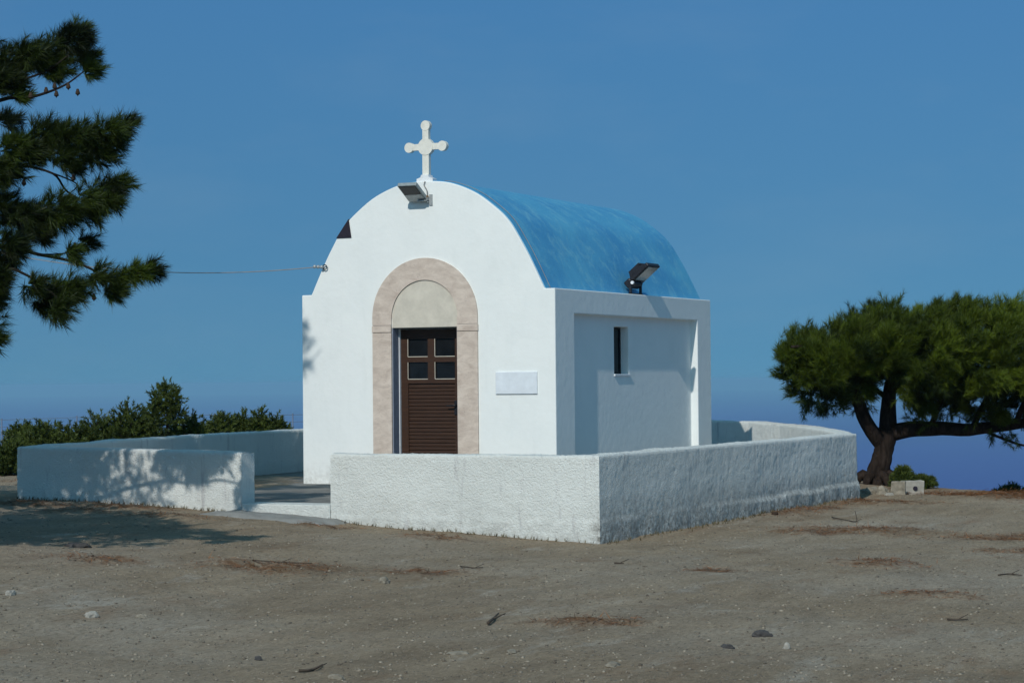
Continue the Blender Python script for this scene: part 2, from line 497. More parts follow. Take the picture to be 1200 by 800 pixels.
# blue shell over the vault, its front edge just behind the face of the facade
rb = bmesh.new()
off = []
for i, p in enumerate(PROF):
    a = PROF[max(i-1, 0)]; b = PROF[min(i+1, len(PROF)-1)]
    t = Vector((b[0]-a[0], b[1]-a[1])).normalized(); nrm = Vector((-t.y, t.x))
    off.append((p[0]+nrm.x*.007, p[1]+nrm.y*.007))
off[0] = (off[0][0], E+.003); off[-1] = (off[-1][0], E+.003)
inn = [(CX+(x-CX)*.998, E+.003+(z-E)*.985) for x, z in PROF]
strip_prism(rb, off, inn, .035, L-.03)
roof = obj('roof', rb, ROOF, chapel)
for p in roof.data.polygons: p.use_smooth = True
roof.data.set_sharp_from_angle(angle=R(40))
# earthing wire that follows the front edge of the vault
wb = bmesh.new()
tube(wb, [(x+(x-CX)*.004, .15, z+.012) for x, z in off[len(off)//2+4:]], .0038, 6)
obj('edge_wire', wb, CABLE, chapel, True)

# stone door surround: two jambs and an arch, impost bands
SC, SR, Sr = 2.11, .753, .475
db = bmesh.new()
n = 36
def arc(r, k): return (CX+r*math.cos(math.pi*(1-k/n)), SC+r*math.sin(math.pi*(1-k/n)))
strip_prism(db, [arc(SR, k) for k in range(n+1)], [arc(Sr, k) for k in range(n+1)], -.022, .05)
for a, b in ((CX-SR, DX0-.004), (DX1+.004, CX+SR)):
    box(db, a, b, -.022, .05, -.02, 1.925); box(db, a, b, -.022, .05, 2.022, SC)
obj('door_surround', db, STONE, chapel)
for a, b in ((CX-SR-.006, DX0-.004), (DX1+.004, CX+SR+.006)):
    ib = bmesh.new(); box(ib, a, b, -.030, .05, 1.930, 2.017, bevel=.008)
    obj('impost', ib, STONE, chapel)
tb = bmesh.new()
ty = [(CX-Sr+.006, DTOP+.004)]+[(CX+(Sr-.006)*math.cos(math.pi*(1-k/n)), SC+(Sr-.006)*math.sin(math.pi*(1-k/n))) for k in range(n+1)]+[(CX+Sr-.006, DTOP+.004)]
prism(tb, ty, 'y', -.006, .04)
obj('tympanum', tb, BEIGE, chapel)

# grey painted jambs inside the opening, thin white bead and the door itself
jb = bmesh.new()
box(jb, DX0-.002, DX0+.010, .002, .175, -.02, DTOP-.002); box(jb, DX1-.010, DX1+.002, .002, .175, -.02, DTOP-.002)
obj('door_jamb', jb, JAMB, chapel)
fb = bmesh.new()
for a, b in ((DX0+.010, DX0+.020), (DX1-.020, DX1-.010)): box(fb, a, b, .150, .19, -.02, DTOP-.004)
obj('door_frame', fb, WHITE, chapel)

DY = .185
door = empty('door', (CX, DY, 0)); door.parent = chapel
door.matrix_parent_inverse = Matrix.Translation(-Vector(chapel.location))
def dpart(name, bm, mat, smooth=False):
    o = obj(name, bm, mat, None, smooth); o.parent = door
    o.matrix_parent_inverse = Matrix.Translation(-Vector((CX, DY, 0))); return o
lx0, lx1 = DX0+.021, DX1-.021
panes = [(-2.165, -1.880), (-1.775, -1.490)]; rows = [(1.62, 1.845), (1.335, 1.55)]
lb = bmesh.new()
box(lb, lx0, panes[0][0], DY, DY+.05, 0.0, DTOP-.02); box(lb, panes[1][1], lx1, DY, DY+.05, 0.0, DTOP-.02)
box(lb, panes[0][1], panes[1][0], DY, DY+.05, 1.28, DTOP-.02)
for a, b in panes:
    box(lb, a, b, DY+.001, DY+.049, rows[0][1], DTOP-.02); box(lb, a, b, DY+.001, DY+.049, rows[1][1], rows[0][0]); box(lb, a, b, DY+.001, DY+.049, 1.28, rows[1][0])
x0, x1 = panes[0][0], panes[1][1]
box(lb, x0, x1, DY+.001, DY+.05, 0.0, .10)
box(lb, x0, x1, DY+.032, DY+.049, .10, 1.279)
dpart('door_leaf', lb, WOOD)
sb = bmesh.new()
k = .108
while k < 1.27:
    box(sb, x0+.001, x1-.001, DY+.006, DY+.031, k, k+.040, bevel=.006); k += .0465
dpart('louvre_panel', sb, WOOD)
for a, b in panes:
    for c, d in rows:
        g = bmesh.new(); box(g, a+.004, b-.004, DY+.022, DY+.028, c+.004, d-.004); dpart('glass_pane', g, GLASS)
bd = bmesh.new()
for a, b in panes:
    for c, d in rows:
        box(bd, a, b, DY-.004, DY+.0, c-.004, c+.004); box(bd, a-.004, a+.003, DY-.004, DY+.0, c+.004, d)
dpart('pane_bead', bd, BEIGE)
hb = bmesh.new()
box(hb, -1.500, -1.445, DY-.012, DY-.001, .88, 1.06, bevel=.004)
tube(hb, [(-1.472, DY-.01, 1.0), (-1.472, DY-.05, 1.0), (-1.50, DY-.055, 1.0), (-1.59, DY-.055, .995)], .010, 8)
dpart('handle', hb, BLACK)

# narrow side window in its niche
wx = -RECESS-.135
win = empty('window', (wx, 2.29, 1.69)); win.parent = chapel
win.matrix_parent_inverse = Matrix.Translation(-Vector(chapel.location))
def wpart(name, bm, mat):
    o = obj(name, bm, mat, None); o.parent = win; o.matrix_parent_inverse = Matrix.Translation(-Vector((wx, 2.29, 1.69))); return o
g = bmesh.new(); box(g, wx, wx+.006, 2.07, 2.51, 1.40, 1.98); wpart('glass_pane', g, GLASS)
g = bmesh.new()
for a in ((2.052, 2.075, 1.382, 1.998), (2.505, 2.528, 1.382, 1.998)): box(g, wx-.005, wx+.02, *a)
box(g, wx-.005, wx+.02, 2.075, 2.505, 1.975, 1.998); box(g, wx-.005, wx+.02, 2.075, 2.505, 1.382, 1.405); box(g, wx+.006, wx+.018, 2.27, 2.29, 1.405, 1.975)
wpart('window_frame', g, BLACK)
g = bmesh.new(); box(g, -RECESS-.13, -RECESS+.018, 2.035, 2.545, 1.352, 1.379, bevel=.004); wpart('window_sill', g, WHITE)

# roof cross
cross = bmesh.new()
cy0, cy1, cz = .05, .105, 4.272
def disc(bm, x, z, r, y0, y1, s=28): prism(bm, [(x+r*math.cos(2*math.pi*i/s), z+r*math.sin(2*math.pi*i/s)) for i in range(s)], 'y', y0, y1)
box(cross, CX-.046, CX+.046, cy0, cy1, 3.87, cz-.07)
box(cross, CX-.043, CX+.043, cy0, cy1, cz+.07, 4.55)
for s in (-1, 1):
    a, b = sorted((CX+s*.07, CX+s*.245)); box(cross, a, b, cy0, cy1, cz-.040, cz+.040)
    disc(cross, CX+s*.238, cz, .064, cy0-.004, cy1+.004)
disc(cross, CX, 4.541, .064, cy0-.004, cy1+.004)
disc(cross, CX, cz, .106, cy0-.006, cy1+.006)
obj('cross', cross, CROSSMAT, chapel)
cb = bmesh.new()
prism(cb, [(CX-.115, 3.825), (CX-.115, 3.865), (CX-.06, 3.885), (CX-.05, 3.915), (CX+.05, 3.915), (CX+.06, 3.885), (CX+.115, 3.865), (CX+.115, 3.825)], 'y', .02, .135)
obj('cross_base', cb, WHITE, chapel)

# dark triangular patch on the left shoulder of the facade
tri = bmesh.new()
prism(tri, [(-3.100, 3.158), (-2.877, 3.158), (-2.915, 3.398)], 'y', -.012, .02)
obj('corner_plate', tri, DARKHOLE, chapel)

# ------------------------------------------------------------------ things fixed to the chapel
pb = bmesh.new(); box(pb, -.818, -.247, -.020, -.0005, 1.140, 1.413, bevel=.004)
tag(obj('wall_plaque', pb, MARBLE), 'blank white marble plaque on the facade right of the door', 'plaque')

def floodlight_front():
    root = empty('floodlight', (-1.74, -.002, 3.58))
    tag(root, 'grey floodlight jutting out over the facade below the cross', 'floodlight')
    M = Matrix.Translation((-1.875, -.035, 3.572)) @ Matrix.Rotation(R(-30), 4, 'X')
    b = bmesh.new(); box(b, -.135, .135, -.36, 0, 0, .05, M, .008)
    for i in range(6): box(b, -.10+i*.036, -.085+i*.036, -.30, -.05, .05, .075, M)
    obj('lamp_housing', b, HEADGREY, root)
    b = bmesh.new(); box(b, -.115, .115, -.345, -.175, -.008, -.0005, M); obj('lamp_glass', b, GLASS, root)
    b = bmesh.new(); box(b, -.115, .115, -.165, -.02, -.007, -.0005, M); obj('gear_cover', b, GALV, root)
    b = bmesh.new()
    box(b, -1.735, -1.690, -.012, 0, 3.52, 3.66); box(b, -1.745, -1.735, -.07, -.012, 3.56, 3.62); box(b, -1.86, -1.735, -.10, -.012, 3.575, 3.585)
    obj('bracket', b, GALV, root)
    b = bmesh.new(); box(b, -1.775, -1.738, -.075, -.014, 3.60, 3.645, bevel=.005); obj('terminal_box', b, CLAY, root)
    b = bmesh.new(); tube(b, smooth_path([(-1.755, -.02, 3.64), (-1.76, -.03, 3.72), (-1.80, -.025, 3.78), (-1.79, -.012, 3.83)], 5), .006, 6); obj('lead', b, CABLE, root, True)
floodlight_front()

def floodlight_side():
    root = empty('floodlight', (-.07, 2.65, E+.004))
    tag(root, 'black floodlight on a stubby bracket at the foot of the blue roof', 'floodlight')
    zc = E+.16
    b = bmesh.new()
    for y in (2.52, 2.86): box(b, -.085, -.055, y-.02, y+.02, E+.003, zc+.03, bevel=.004)
    box(b, -.095, -.045, 2.50, 2.88, E+.0005, E+.018)
    obj('bracket', b, BLACK, root)
    # head: width along y, hinged at the bracket, tipped up and outwards; glass looks down and out
    M = Matrix.Translation((-.075, 2.70, zc)) @ Matrix.Rotation(R(-40), 4, 'Y')
    b = bmesh.new()
    box(b, -.02, .34, -.165, .25, .0, .055, M, .010)
    prism(b, [(.02, .055), (.30, .055), (.20, .115), (.05, .115)], 'y', -.13, .22, M)
    for i in range(9): box(b, .05, .24, -.12+i*.038, -.108+i*.038, .11, .14, M)
    obj('lamp_housing', b, BLACK, root)
    b = bmesh.new(); box(b, .065, .315, -.125, .21, -.008, -.0005, M); obj('lamp_glass', b, LENS, root)
    b = bmesh.new(); box(b, -.08, .03, -.19, .16, -.045, .06, M, .018); obj('driver_box', b, BLACK, root)
    b = bmesh.new()
    g = bmesh.ops.create_cone(b, cap_ends=True, segments=12, radius1=.022, radius2=.022, depth=.03)
    for v in g['verts']: v.co = Matrix.Translation((-.03, 2.492, zc-.005)) @ Matrix.Rotation(R(90), 4, 'X') @ v.co
    obj('bolt', b, WHITE, root)
floodlight_side()

# ------------------------------------------------------------------ courtyard walls
def wall_sweep(name, path, inside, thick, mat, label, plinth=None):
    """path: outer line x, y, top z; inside +1 left of travel, -1 right"""
    P = [Vector((p[0], p[1])) for p in path]; T = [p[2] for p in path]
    Q = []
    for i, p in enumerate(P):
        ds = []
        if i > 0: ds.append((P[i]-P[i-1]).normalized())
        if i < len(P)-1: ds.append((P[i+1]-P[i]).normalized())
        ns = [Vector((-d.y, d.x))*inside for d in ds]
        m = sum(ns, Vector((0, 0))).normalized()
        Q.append(p+m*(thick/max(m.dot(ns[0]), .3)))
    O, I, TT = [], [], []
    for i in range(len(P)-1):
        k = max(2, int((P[i+1]-P[i]).length/.026))
        for j in range(k):
            t = j/k; O.append(P[i].lerp(P[i+1], t)); I.append(Q[i].lerp(Q[i+1], t)); TT.append(T[i]+(T[i+1]-T[i])*t)
    O.append(P[-1]); I.append(Q[-1]); TT.append(T[-1])
    zlo = -.62
    nz = 44; nt = 6
    V = []
    for o, i_, t in zip(O, I, TT):
        row = []
        d = (i_-o).normalized()
        for k in range(nz+1):
            row.append((o.x, o.y, zlo+(t-.018-zlo)*k/nz, 0))
        for k in range(nt+1):
            s = k/nt; q = o.lerp(i_, .05+.90*s)
            row.append((q.x, q.y, t-(.003 if k in (0, nt) else 0), 1))
        for k in range(nz, -1, -1):
            row.append((i_.x, i_.y, zlo+(t-.018-zlo)*k/nz, 2))
        out = []
        for (x, y, z, side) in row:
            p = Vector((x, y, z))
            a = .010*noise.noise(p*1.3)+.004*noise.noise(p*5.0)+.003*noise.noise(p*15.0)+.0055*noise.noise(p*33.0)
            if side == 0: x -= d.x*a; y -= d.y*a
            elif side == 2: x += d.x*a; y += d.y*a
            else: z += a*1.5
            if side == 0 and plinth is not None:
                w = plinth(x, y)
                zz = -.135+.03*noise.noise(Vector((y*1.1, 2.0, 0)))+.012*y*.6
                if z < zz: x -= d.x*w; y -= d.y*w
            # plaster bellies out at the foot
            if z < -.12 and side == 0:
                b = .02*noise.noise(p*3.1)+.012
                x -= d.x*b*.6; y -= d.y*b*.6
            out.append((x, y, z))
        V.append(out)
    ns, nc = len(V), len(V[0])
    V = np.array(V).reshape(-1, 3)
    Ix = np.arange(ns*nc).reshape(ns, nc)
    F = np.stack([Ix[:-1, :-1], Ix[1:, :-1], Ix[1:, 1:], Ix[:-1, 1:]], -1).reshape(-1, 4)
    # end caps: bridge outer and inner columns
    caps = []
    for e in (0, ns-1):
        for k in range(nz+nt//2):
            a, b, c, d_ = Ix[e, k], Ix[e, k+1], Ix[e, nc-2-k], Ix[e, nc-1-k]
            if len({a, b, c, d_}) == 4: caps.append((a, b, c, d_))
    F = np.concatenate([F, np.array(caps)])
    o = raw(name, V, F, mat, None, True)
    bm = bmesh.new(); bm.from_mesh(o.data); bmesh.ops.recalc_face_normals(bm, faces=bm.faces); bm.to_mesh(o.data); bm.free()
    o.data.set_sharp_from_angle(angle=R(60))
    return tag(o, label, 'wall')

RIGHT = [(-.592, -4.38, .551), (2.522, -4.38, .552), (2.522, 4.11, .556), (1.92, 5.3, .578), (1.24, 6.4, .600), (.56, 7.3, .622), (-.2, 8.0, .642), (-1.24, 8.6, .652), (-3.5, 8.9, .652)]
LEFT = [(-1.712, -4.38, .553), (-4.752, -4.38, .603), (-5.33, -2.0, .603), (-5.70, 0, .614), (-6.09, 4, .614), (-5.6, 7, .64), (-4.6, 8.4, .65), (-3.502, 8.9, .652)]
wall_sweep('low_wall', RIGHT, 1, .26, STUCCO, 'low rough white wall wrapping round the right side of the chapel',
           lambda x, y: .022*max(0, min(1, (y+.6)/1.2)) if x > 2.3 else 0)
wall_sweep('low_wall', LEFT, -1, .26, STUCCO, 'low white wall left of the gateway, dappled by pine shade')

# paving inside, its white front step and the dusty screed before it
pv = bmesh.new()
poly = [(-1.71, -4.22), (-4.6, -4.22), (-5.2, -2), (-5.57, 0), (-5.96, 4), (-5.5, 6.9), (-4.55, 8.26), (-3.5, 8.76), (-1.3, 8.46), (-.3, 7.9), (.46, 7.2), (1.13, 6.3), (1.8, 5.2), (2.39, 4.06), (2.39, -4.22)]
prism(pv, poly, 'z', -.3, -.004)
tag(obj('courtyard_paving', pv, PAVING), kind='structure')
st = bmesh.new(); box(st, -1.705, -.598, -4.392, -4.05, -.35, .004, bevel=.012)
bmesh.ops.subdivide_edges(st, edges=st.edges, cuts=3, use_grid_fill=True)
tag(obj('doorstep', st, STUCCO), 'whitewashed step across the gap in the low wall', 'step')
ap = bmesh.new()
g = bmesh.ops.create_grid(ap, x_segments=30, y_segments=10, size=.5)
for v in g['verts']:
    x, y = -1.15+v.co.x*1.75, -4.66+v.co.y*.60
    e = 1-max(0, (abs(v.co.x)-.36)/.14, (-v.co.y-.30)/.2)
    v.co = Vector((x, y, gz(x, y)-.02+.055*min(1, max(0, e))+.006*noise.noise(Vector((x*5, y*5, 0)))))
tag(obj('entrance_path', ap, APRON, None, True), kind='structure')

# ------------------------------------------------------------------ foliage
def unit(v): return v/np.maximum(np.linalg.norm(v, axis=-1, keepdims=True), 1e-9)

def needles(bases, dirs, lens, per, nl, nw, tone, spread=(.45, 1.05), droop=0.0):
    """needle blades round every shoot; returns verts, tris, tone"""
    n = len(bases)
    B = np.repeat(bases, per, 0); D = np.repeat(unit(dirs), per, 0); Ls = np.repeat(lens, per)
    t = rng.random(n*per)
    rnd = unit(rng.normal(size=(n*per, 3)))
    perp = unit(rnd-D*np.sum(rnd*D, -1, keepdims=True))
    ang = rng.uniform(spread[0], spread[1], n*per)*(1-.35*t)
    nd = D*np.cos(ang)[:, None]+perp*np.sin(ang)[:, None]
    nd[:, 2] -= droop
    nd = unit(nd)
    p = B+D*(t*Ls)[:, None]
    ln = nl*rng.uniform(.7, 1.2, n*per)
    side = unit(np.cross(nd, unit(rng.normal(size=(n*per, 3)))))
    w = nw*.5
    V = np.stack([p-side*w, p+side*w, p+nd*ln[:, None]], 1).reshape(-1, 3)
    F = np.arange(len(V)).reshape(-1, 3)
    tn = np.clip(np.repeat(tone, per)+rng.normal(0, .13, n*per), 0, 1)
    return V, F, np.repeat(tn, 3)

def twigs(bm, bases, dirs, lens, r=.006):
    for b, d, l in zip(bases, unit(dirs), lens):
        tube(bm, [b, b+d*l*.9], [r, r*.5], 4, False)

def limb(bm, pts, r0, r1, seg=10, n=5, wob=.02):
    P = smooth_path(pts, n)
    rr = [r0+(r1-r0)*i/(len(P)-1) for i in range(len(P))]
    P = [p+Vector((noise.noise(p*3.1), noise.noise(p*3.1+Vector((9, 0, 0))), noise.noise(p*3.1+Vector((0, 9, 0)))))*wob for p in P]
    tube(bm, P, rr, seg)
    return P

# ---- wind-swept pine behind the right end of the wall
def right_pine():
    D0 = 33.5
    base = at(1028, 577, D0)
    gzb = gz(base[0], base[1])
    root = empty('pine_tree', (base[0], base[1], gzb))
    tag(root, 'wind-swept pine with a flat spreading crown beyond the right wall', 'tree')
    p = lambda x, y, d=0: Vector(at(x, y, D0+d))
    tb = bmesh.new()
    trunk = smooth_path([Vector((base[0], base[1], gzb-.25)), p(1027, 574), p(1029, 555), p(1034, 535), p(1037, 518), p(1041, 503)], 5)
    rad = list(np.interp(np.linspace(0, 1, len(trunk)), [0, .2, .4, .65, .85, 1], [.29, .225, .172, .145, .155, .15]))
    tube(tb, trunk, rad, 18)
    # root flare
    for a in (0, 1.1, 2.3, 3.4, 4.5, 5.5):
        v = Vector((math.cos(a), math.sin(a), 0))
        tube(tb, smooth_path([Vector(trunk[6])+v*.08, Vector((base[0], base[1], gzb+.16))+v*.20, Vector((base[0], base[1], gzb-.05))+v*.40], 4), list(np.linspace(.10, .05, 9)), 8)
    for v in tb.verts:
        k = .018*noise.noise(v.co*9)+.012*noise.noise(v.co*22); v.co += Vector((k, k, 0))
    obj('trunk', tb, BARK, root, True)
    def L(pts, r0, r1):
        lb = bmesh.new(); limb(lb, pts, r0, r1); obj('limb', lb, BARK, root, True)
    L([p(1034, 520), p(1014, 492, -.2), p(1002, 462, -.3), p(988, 432, -.3), p(975, 411, -.5), p(955, 408, -.7), p(927, 406, -.9)], .125, .02)
    L([p(1000, 455, -.3), p(1010, 428, -.5), p(1022, 405, -.6), p(1018, 375, -.5)], .06, .015)
    L([p(1041, 505), p(1041, 475, .1), p(1046, 440, .2), p(1058, 400, .4), p(1062, 365, .4)], .145, .03)
    L([p(1040, 508), p(1075, 502, -.1), p(1125, 503, -.1), p(1180, 498, 0), p(1235, 488, .2), p(1300, 470, .3)], .135, .05)
    L([p(1090, 501, -.1), p(1105, 460, -.5), p(1115, 415, -.8), p(1120, 380, -.9)], .05, .015)
    L([p(1140, 502), p(1160, 455, .4), p(1165, 410, .8), p(1172, 372, .9)], .05, .015)
    L([p(1190, 497), p(1210, 450, -.5), p(1230, 400, -.8), p(1240, 370, -.9)], .05, .015)
    L([p(1240, 488, .2), p(1275, 440, .3), p(1290, 400, .3)], .045, .015)
    L([p(1150, 503), p(1172, 512, -.4), p(1205, 522, -.6), p(1225, 520, -.7)], .028, .008)
    L([p(985, 432, -.3), p(962, 442, -.1), p(935, 440, .1), p(918, 432, .2)], .035, .008)
    L([p(1045, 460, .2), p(1075, 440, .8), p(1100, 420, 1.2)], .05, .015)
    L([p(1043, 470, .1), p(1020, 450, .7), p(990, 425, 1.0)], .05, .012)
    # crown: plumes of shoots on the shell of a wind-shaped canopy, inner fill toned dark to paint the crown's shade
    tx = [915, 930, 955, 985, 1020, 1060, 1100, 1150, 1200, 1260, 1310, 1335]
    ty = [412, 404, 398, 387, 377, 375, 368, 370, 368, 376, 396, 424]
    bx = [915, 935, 960, 985, 1003, 1030, 1060, 1100, 1150, 1200, 1260, 1310, 1335]
    by = [430, 460, 480, 480, 462, 452, 476, 488, 497, 503, 503, 480, 430]
    def spot(x, u, v, jit=0):
        t, b = np.interp(x, tx, ty)+jit, np.interp(x, bx, by)
        w_ = 1.45*math.sqrt(max(.04, 1-((x-1120)/225.0)**2))
        sag = abs(u)**2.2
        tt = t+(b-t)*.42*sag; bb = b-(b-t)*.40*sag
        return np.array(at(x, tt+(bb-tt)*v, D0+u*w_))
    nb, dirs, lens, tone = [], [], [], []
    def plume(c, out, tn, k, size):
        ax = unit(out*.8+_r*.45+np.array([0, 0, .50])+rng.normal(0, .22, 3))
        for _ in range(k):
            q = c+ax*random.uniform(0, size)+rng.normal(0, size*.26, 3)
            nb.append(q); dirs.append(ax+rng.normal(0, .38, 3)); lens.append(random.uniform(.08, .17)); tone.append(tn)
    for k in range(400):
        x = random.uniform(918, 1330); r = random.random()
        u = random.uniform(-1, 1)
        if r < .42: v = random.uniform(0, .15)
        elif r < .86: v = random.uniform(.08, .85); u = -random.uniform(.55, 1)*math.copysign(1, random.random()-.22)
        else: v = random.uniform(.8, 1)
        jit = 9*noise.noise(Vector((x*.035, u*1.5, 3)))
        c = spot(x, u, v, jit)
        out = unit(np.array([0, 0, 1.0])*(.9-1.6*v)+_f*u*.9+_r*(x-1120)/230*.6)
        hue = .54+.5*noise.noise(Vector((x*.018, u*1.2, v*2.0)))+random.gauss(0, .16)+.12*(x-1100)/150
        plume(c, out, float(np.clip(hue, 0, 1)), 34, random.uniform(.12, .24))
    for k in range(620):                                           # inner and low twigs, crown shade put into their tone
        x = random.uniform(930, 1320); u = random.uniform(-.7, .7); v = random.uniform(.15, .8) if k < 300 else random.uniform(.62, 1.02)
        plume(spot(x, u, v), np.array([0, 0, .3]), random.uniform(0, .25), 11, .22)
    nb, dirs, lens, tone = np.array(nb), np.array(dirs), np.array(lens), np.array(tone)
    V, F, T = needles(nb, dirs, lens, 32, .115, .0072, tone)
    # leaders standing up above the canopy, blown to the right
    xs = np.array([948, 962, 985, 1003, 1026, 1034, 1050, 1062, 1083, 1102, 1108, 1122, 1139, 1156, 1170, 1186, 1197, 1215, 1240, 1265]+[random.uniform(915, 1290) for _ in range(46)])
    lb2, ld2, ll2 = [], [], []
    for x in xs:
        y = np.interp(x, tx, ty)+random.uniform(-1, 7)
        for _ in range(3):
            lb2.append(at(x+random.uniform(-3, 3), y, D0+random.uniform(-.5, .3))); ld2.append(np.array([0, 0, 1.0])+_r*random.uniform(.15, .6)+rng.normal(0, .12, 3)); ll2.append(random.uniform(.06, .15))
    lb2, ld2, ll2 = np.array(lb2), np.array(ld2), np.array(ll2)
    V2, F2, T2 = needles(lb2, ld2, ll2, 34, .075, .008, rng.uniform(.3, .8, len(ll2)), (.25, .6))
    hx = [(1195+random.uniform(-18, 8), 514+random.uniform(-6, 8), -.6) for _ in range(9)]+[(1170+random.uniform(-12, 12), 503+random.uniform(-3, 7), -.3) for _ in range(8)]+[(random.uniform(1065, 1180), random.uniform(478, 498), random.uniform(-.6, .6)) for _ in range(60)]+[(random.uniform(945, 990), random.uniform(452, 480), random.uniform(-.6, .3)) for _ in range(44)]+[(random.uniform(1000, 1025), random.uniform(440, 480), random.uniform(.2, 1.0)) for _ in range(26)]
    h3 = np.array([at(*q[:2], D0+q[2]) for q in hx])
    d3 = rng.normal(0, .6, (len(h3), 3))+np.array([0, 0, -.5])
    V3, F3, T3 = needles(h3, d3, np.full(len(h3), .14), 40, .10, .008, rng.uniform(.0, .5, len(h3)))
    Vs = np.concatenate([V, V2, V3]); Fs = np.concatenate([F, F2+len(V), F3+len(V)+len(V2)])
    raw('crown', Vs, Fs, NEEDLE, root, False, np.concatenate([T, T2, T3]))
right_pine()

# ---- tall pine at the left edge, mostly outside the picture
CLUMPS = [  # px, py, radius in px, depth
    (18, 78, 26, 21), (45, 72, 22, 21), (68, 84, 20, 20.8), (92, 52, 17, 20.6), (104, 74, 14, 20.6), (100, 44, 10, 20.6), (110, 90, 8, 20.6), (8, 104, 22, 21), (28, 118, 9, 20.9), (75, 62, 14, 20.7),
    (60, 165, 24, 20.6), (98, 166, 24, 20.4), (134, 160, 16, 20.3), (152, 152, 9, 20.3), (122, 186, 17, 20.3), (38, 186, 20, 20.8), (12, 148, 10, 20.6), (84, 194, 20, 20.4), (8, 206, 24, 20.8), (20, 180, 16, 21.0), (140, 172, 10, 20.3),
    (142, 222, 12, 20.2), (128, 230, 14, 20.2), (108, 240, 18, 20.4), (78, 252, 24, 20.5), (42, 262, 26, 20.7), (12, 250, 24, 20.9), (16, 292, 16, 20.6), (112, 256, 9, 20.2), (52, 278, 14, 20.6), (134, 240, 9, 20.2),
    (182, 320, 9, 19.9), (164, 324, 13, 19.9), (142, 334, 13, 20.0), (120, 328, 11, 20.1), (104, 288, 8, 20.2), (88, 300, 5, 20.2), (74, 350, 18, 20.1), (58, 358, 14, 20.1), (88, 346, 12, 20.1), (44, 340, 8, 20.2), (72, 368, 10, 20.1), (-2, 332, 13, 20.2), (6, 312, 9, 20.3), (-6, 352, 10, 20.2), (-8, 402, 11, 20.1), (136, 348, 8, 20.0)]
def left_pine():
    tp = at(-150, 500, 22.5)
    gx, gy = tp[0], tp[1]; g0 = gz(gx, gy)
    root = empty('pine_tree', (gx, gy, g0))
    tag(root, 'dark pine at the left edge reaching drooping branches into the sky', 'tree')
    p = lambda x, y, d=20.6: Vector(at(x, y, d+1.5))
    tb = bmesh.new()
    trunk = smooth_path([Vector((gx, gy, g0-.3)), p(-150, 560, 21), p(-142, 400, 21), p(-155, 220, 21), p(-140, 40, 21), p(-150, -140, 21), p(-148, -280, 21)], 6)
    tube(tb, trunk, list(np.linspace(.24, .05, len(trunk))), 14)
    obj('trunk', tb, DARKBARK, root, True)
    def L(pts, r0=.05, r1=.008):
        lb = bmesh.new(); limb(lb, pts, r0*.62, r1*.7, 8, 5, .012); obj('limb', lb, DARKBARK, root, True)
    L([p(-148, 210, 21), p(-70, 150), p(0, 118), p(40, 112), p(75, 100), p(100, 82)])
    L([p(-60, 145), p(10, 100), p(60, 80), p(98, 50)], .03)
    L([p(-148, 260, 21), p(-60, 215), p(0, 195), p(60, 180), p(110, 172), p(150, 154)])
    L([p(20, 192), p(62, 203), p(80, 225), p(112, 240), p(142, 222)], .022)
    L([p(-148, 320, 21), p(-60, 280), p(0, 262), p(60, 260), p(110, 246)])
    L([p(-148, 380, 21), p(-60, 320, 20.4), p(0, 290, 20), p(45, 298, 19.9), p(88, 308, 19.9), p(132, 326, 19.9), p(176, 316, 19.9)], .045)
    L([p(-150, 400, 21), p(-70, 340, 18.4), p(0, 316, 17), p(30, 322, 16.8), p(55, 338, 16.8), p(72, 354, 16.8)], .03)
    L([p(45, 298, 19.9), p(76, 297, 19.9), p(100, 284, 19.9)], .014)
    L([p(-150, -60, 21), p(-60, -150, 21), p(10, -160, 21), p(52, -180, 21)], .04)
    L([p(60, 202), p(90, 215), p(84, 226)], .014)
    L([p(-146, 420, 21), p(-70, 400, 18.5), p(-20, 398, 16.8), p(-4, 404, 16.8)], .03)
    B, D, Ln, Tn = [], [], [], []
    def clump(c, r, dep, k, dirx):
        tone = float(np.clip(random.gauss(.40, .28), 0, 1))
        for _ in range(k):
            q = rng.normal(0, 1, 3); q /= np.linalg.norm(q); rr = r*random.random()**.5
            s = rr/FPX*dep
            b = np.array(at(c[0], c[1], dep))+q*s*np.array([1.15, 1.15, .72])
            B.append(b); D.append(dirx*1.1+q*.6+rng.normal(0, .35, 3)); Ln.append(random.uniform(.06, .14)); Tn.append(tone)
    for x, y, r, d in CLUMPS:
        dep = 22.2 if y < 130 else (21.4 if y < 283 or x > 100 else 18.3)
        clump((x-8, y-5), r*.84, dep+random.uniform(-.25, .25), int(13+r*r*.155), _r*.8+np.array([0, 0, .25 if y < 200 else -.05]))
    # the rest of the crown, outside the picture to the left and above
    for _ in range(300):
        y = random.uniform(-330, 420)
        wid = np.interp(y, [-330, -100, 150, 420], [60, 190, 260, 230])
        x = random.uniform(-150-wid, min(-34 if y > -60 else -115, -150+wid)); d = 22.5+random.uniform(-1, 1)*wid/125
        clump((x, y), 34, d, 22, np.array([0, 0, .3]))
    for _ in range(150):
        clump((random.uniform(-250, -40), random.uniform(60, 400)), 34, 22.5+random.uniform(-1.2, 1.2), 22, np.array([0, 0, .2]))
    for _ in range(4):
        clump((random.uniform(4, 28), random.uniform(-235, -130)), 15, 22.5, 8, _r*.5)
    for _ in range(190):
        clump((random.uniform(-300, -30), random.uniform(215, 420)), 32, random.uniform(17.4, 20.0), 22, np.array([0, 0, .1]))
    V, F, T = needles(np.array(B), np.array(D), np.array(Ln), 46, .115, .0062, np.array(Tn), (.3, 1.1), .06)
    raw('crown', V, F, NEEDLE_DARK, root, False, T)
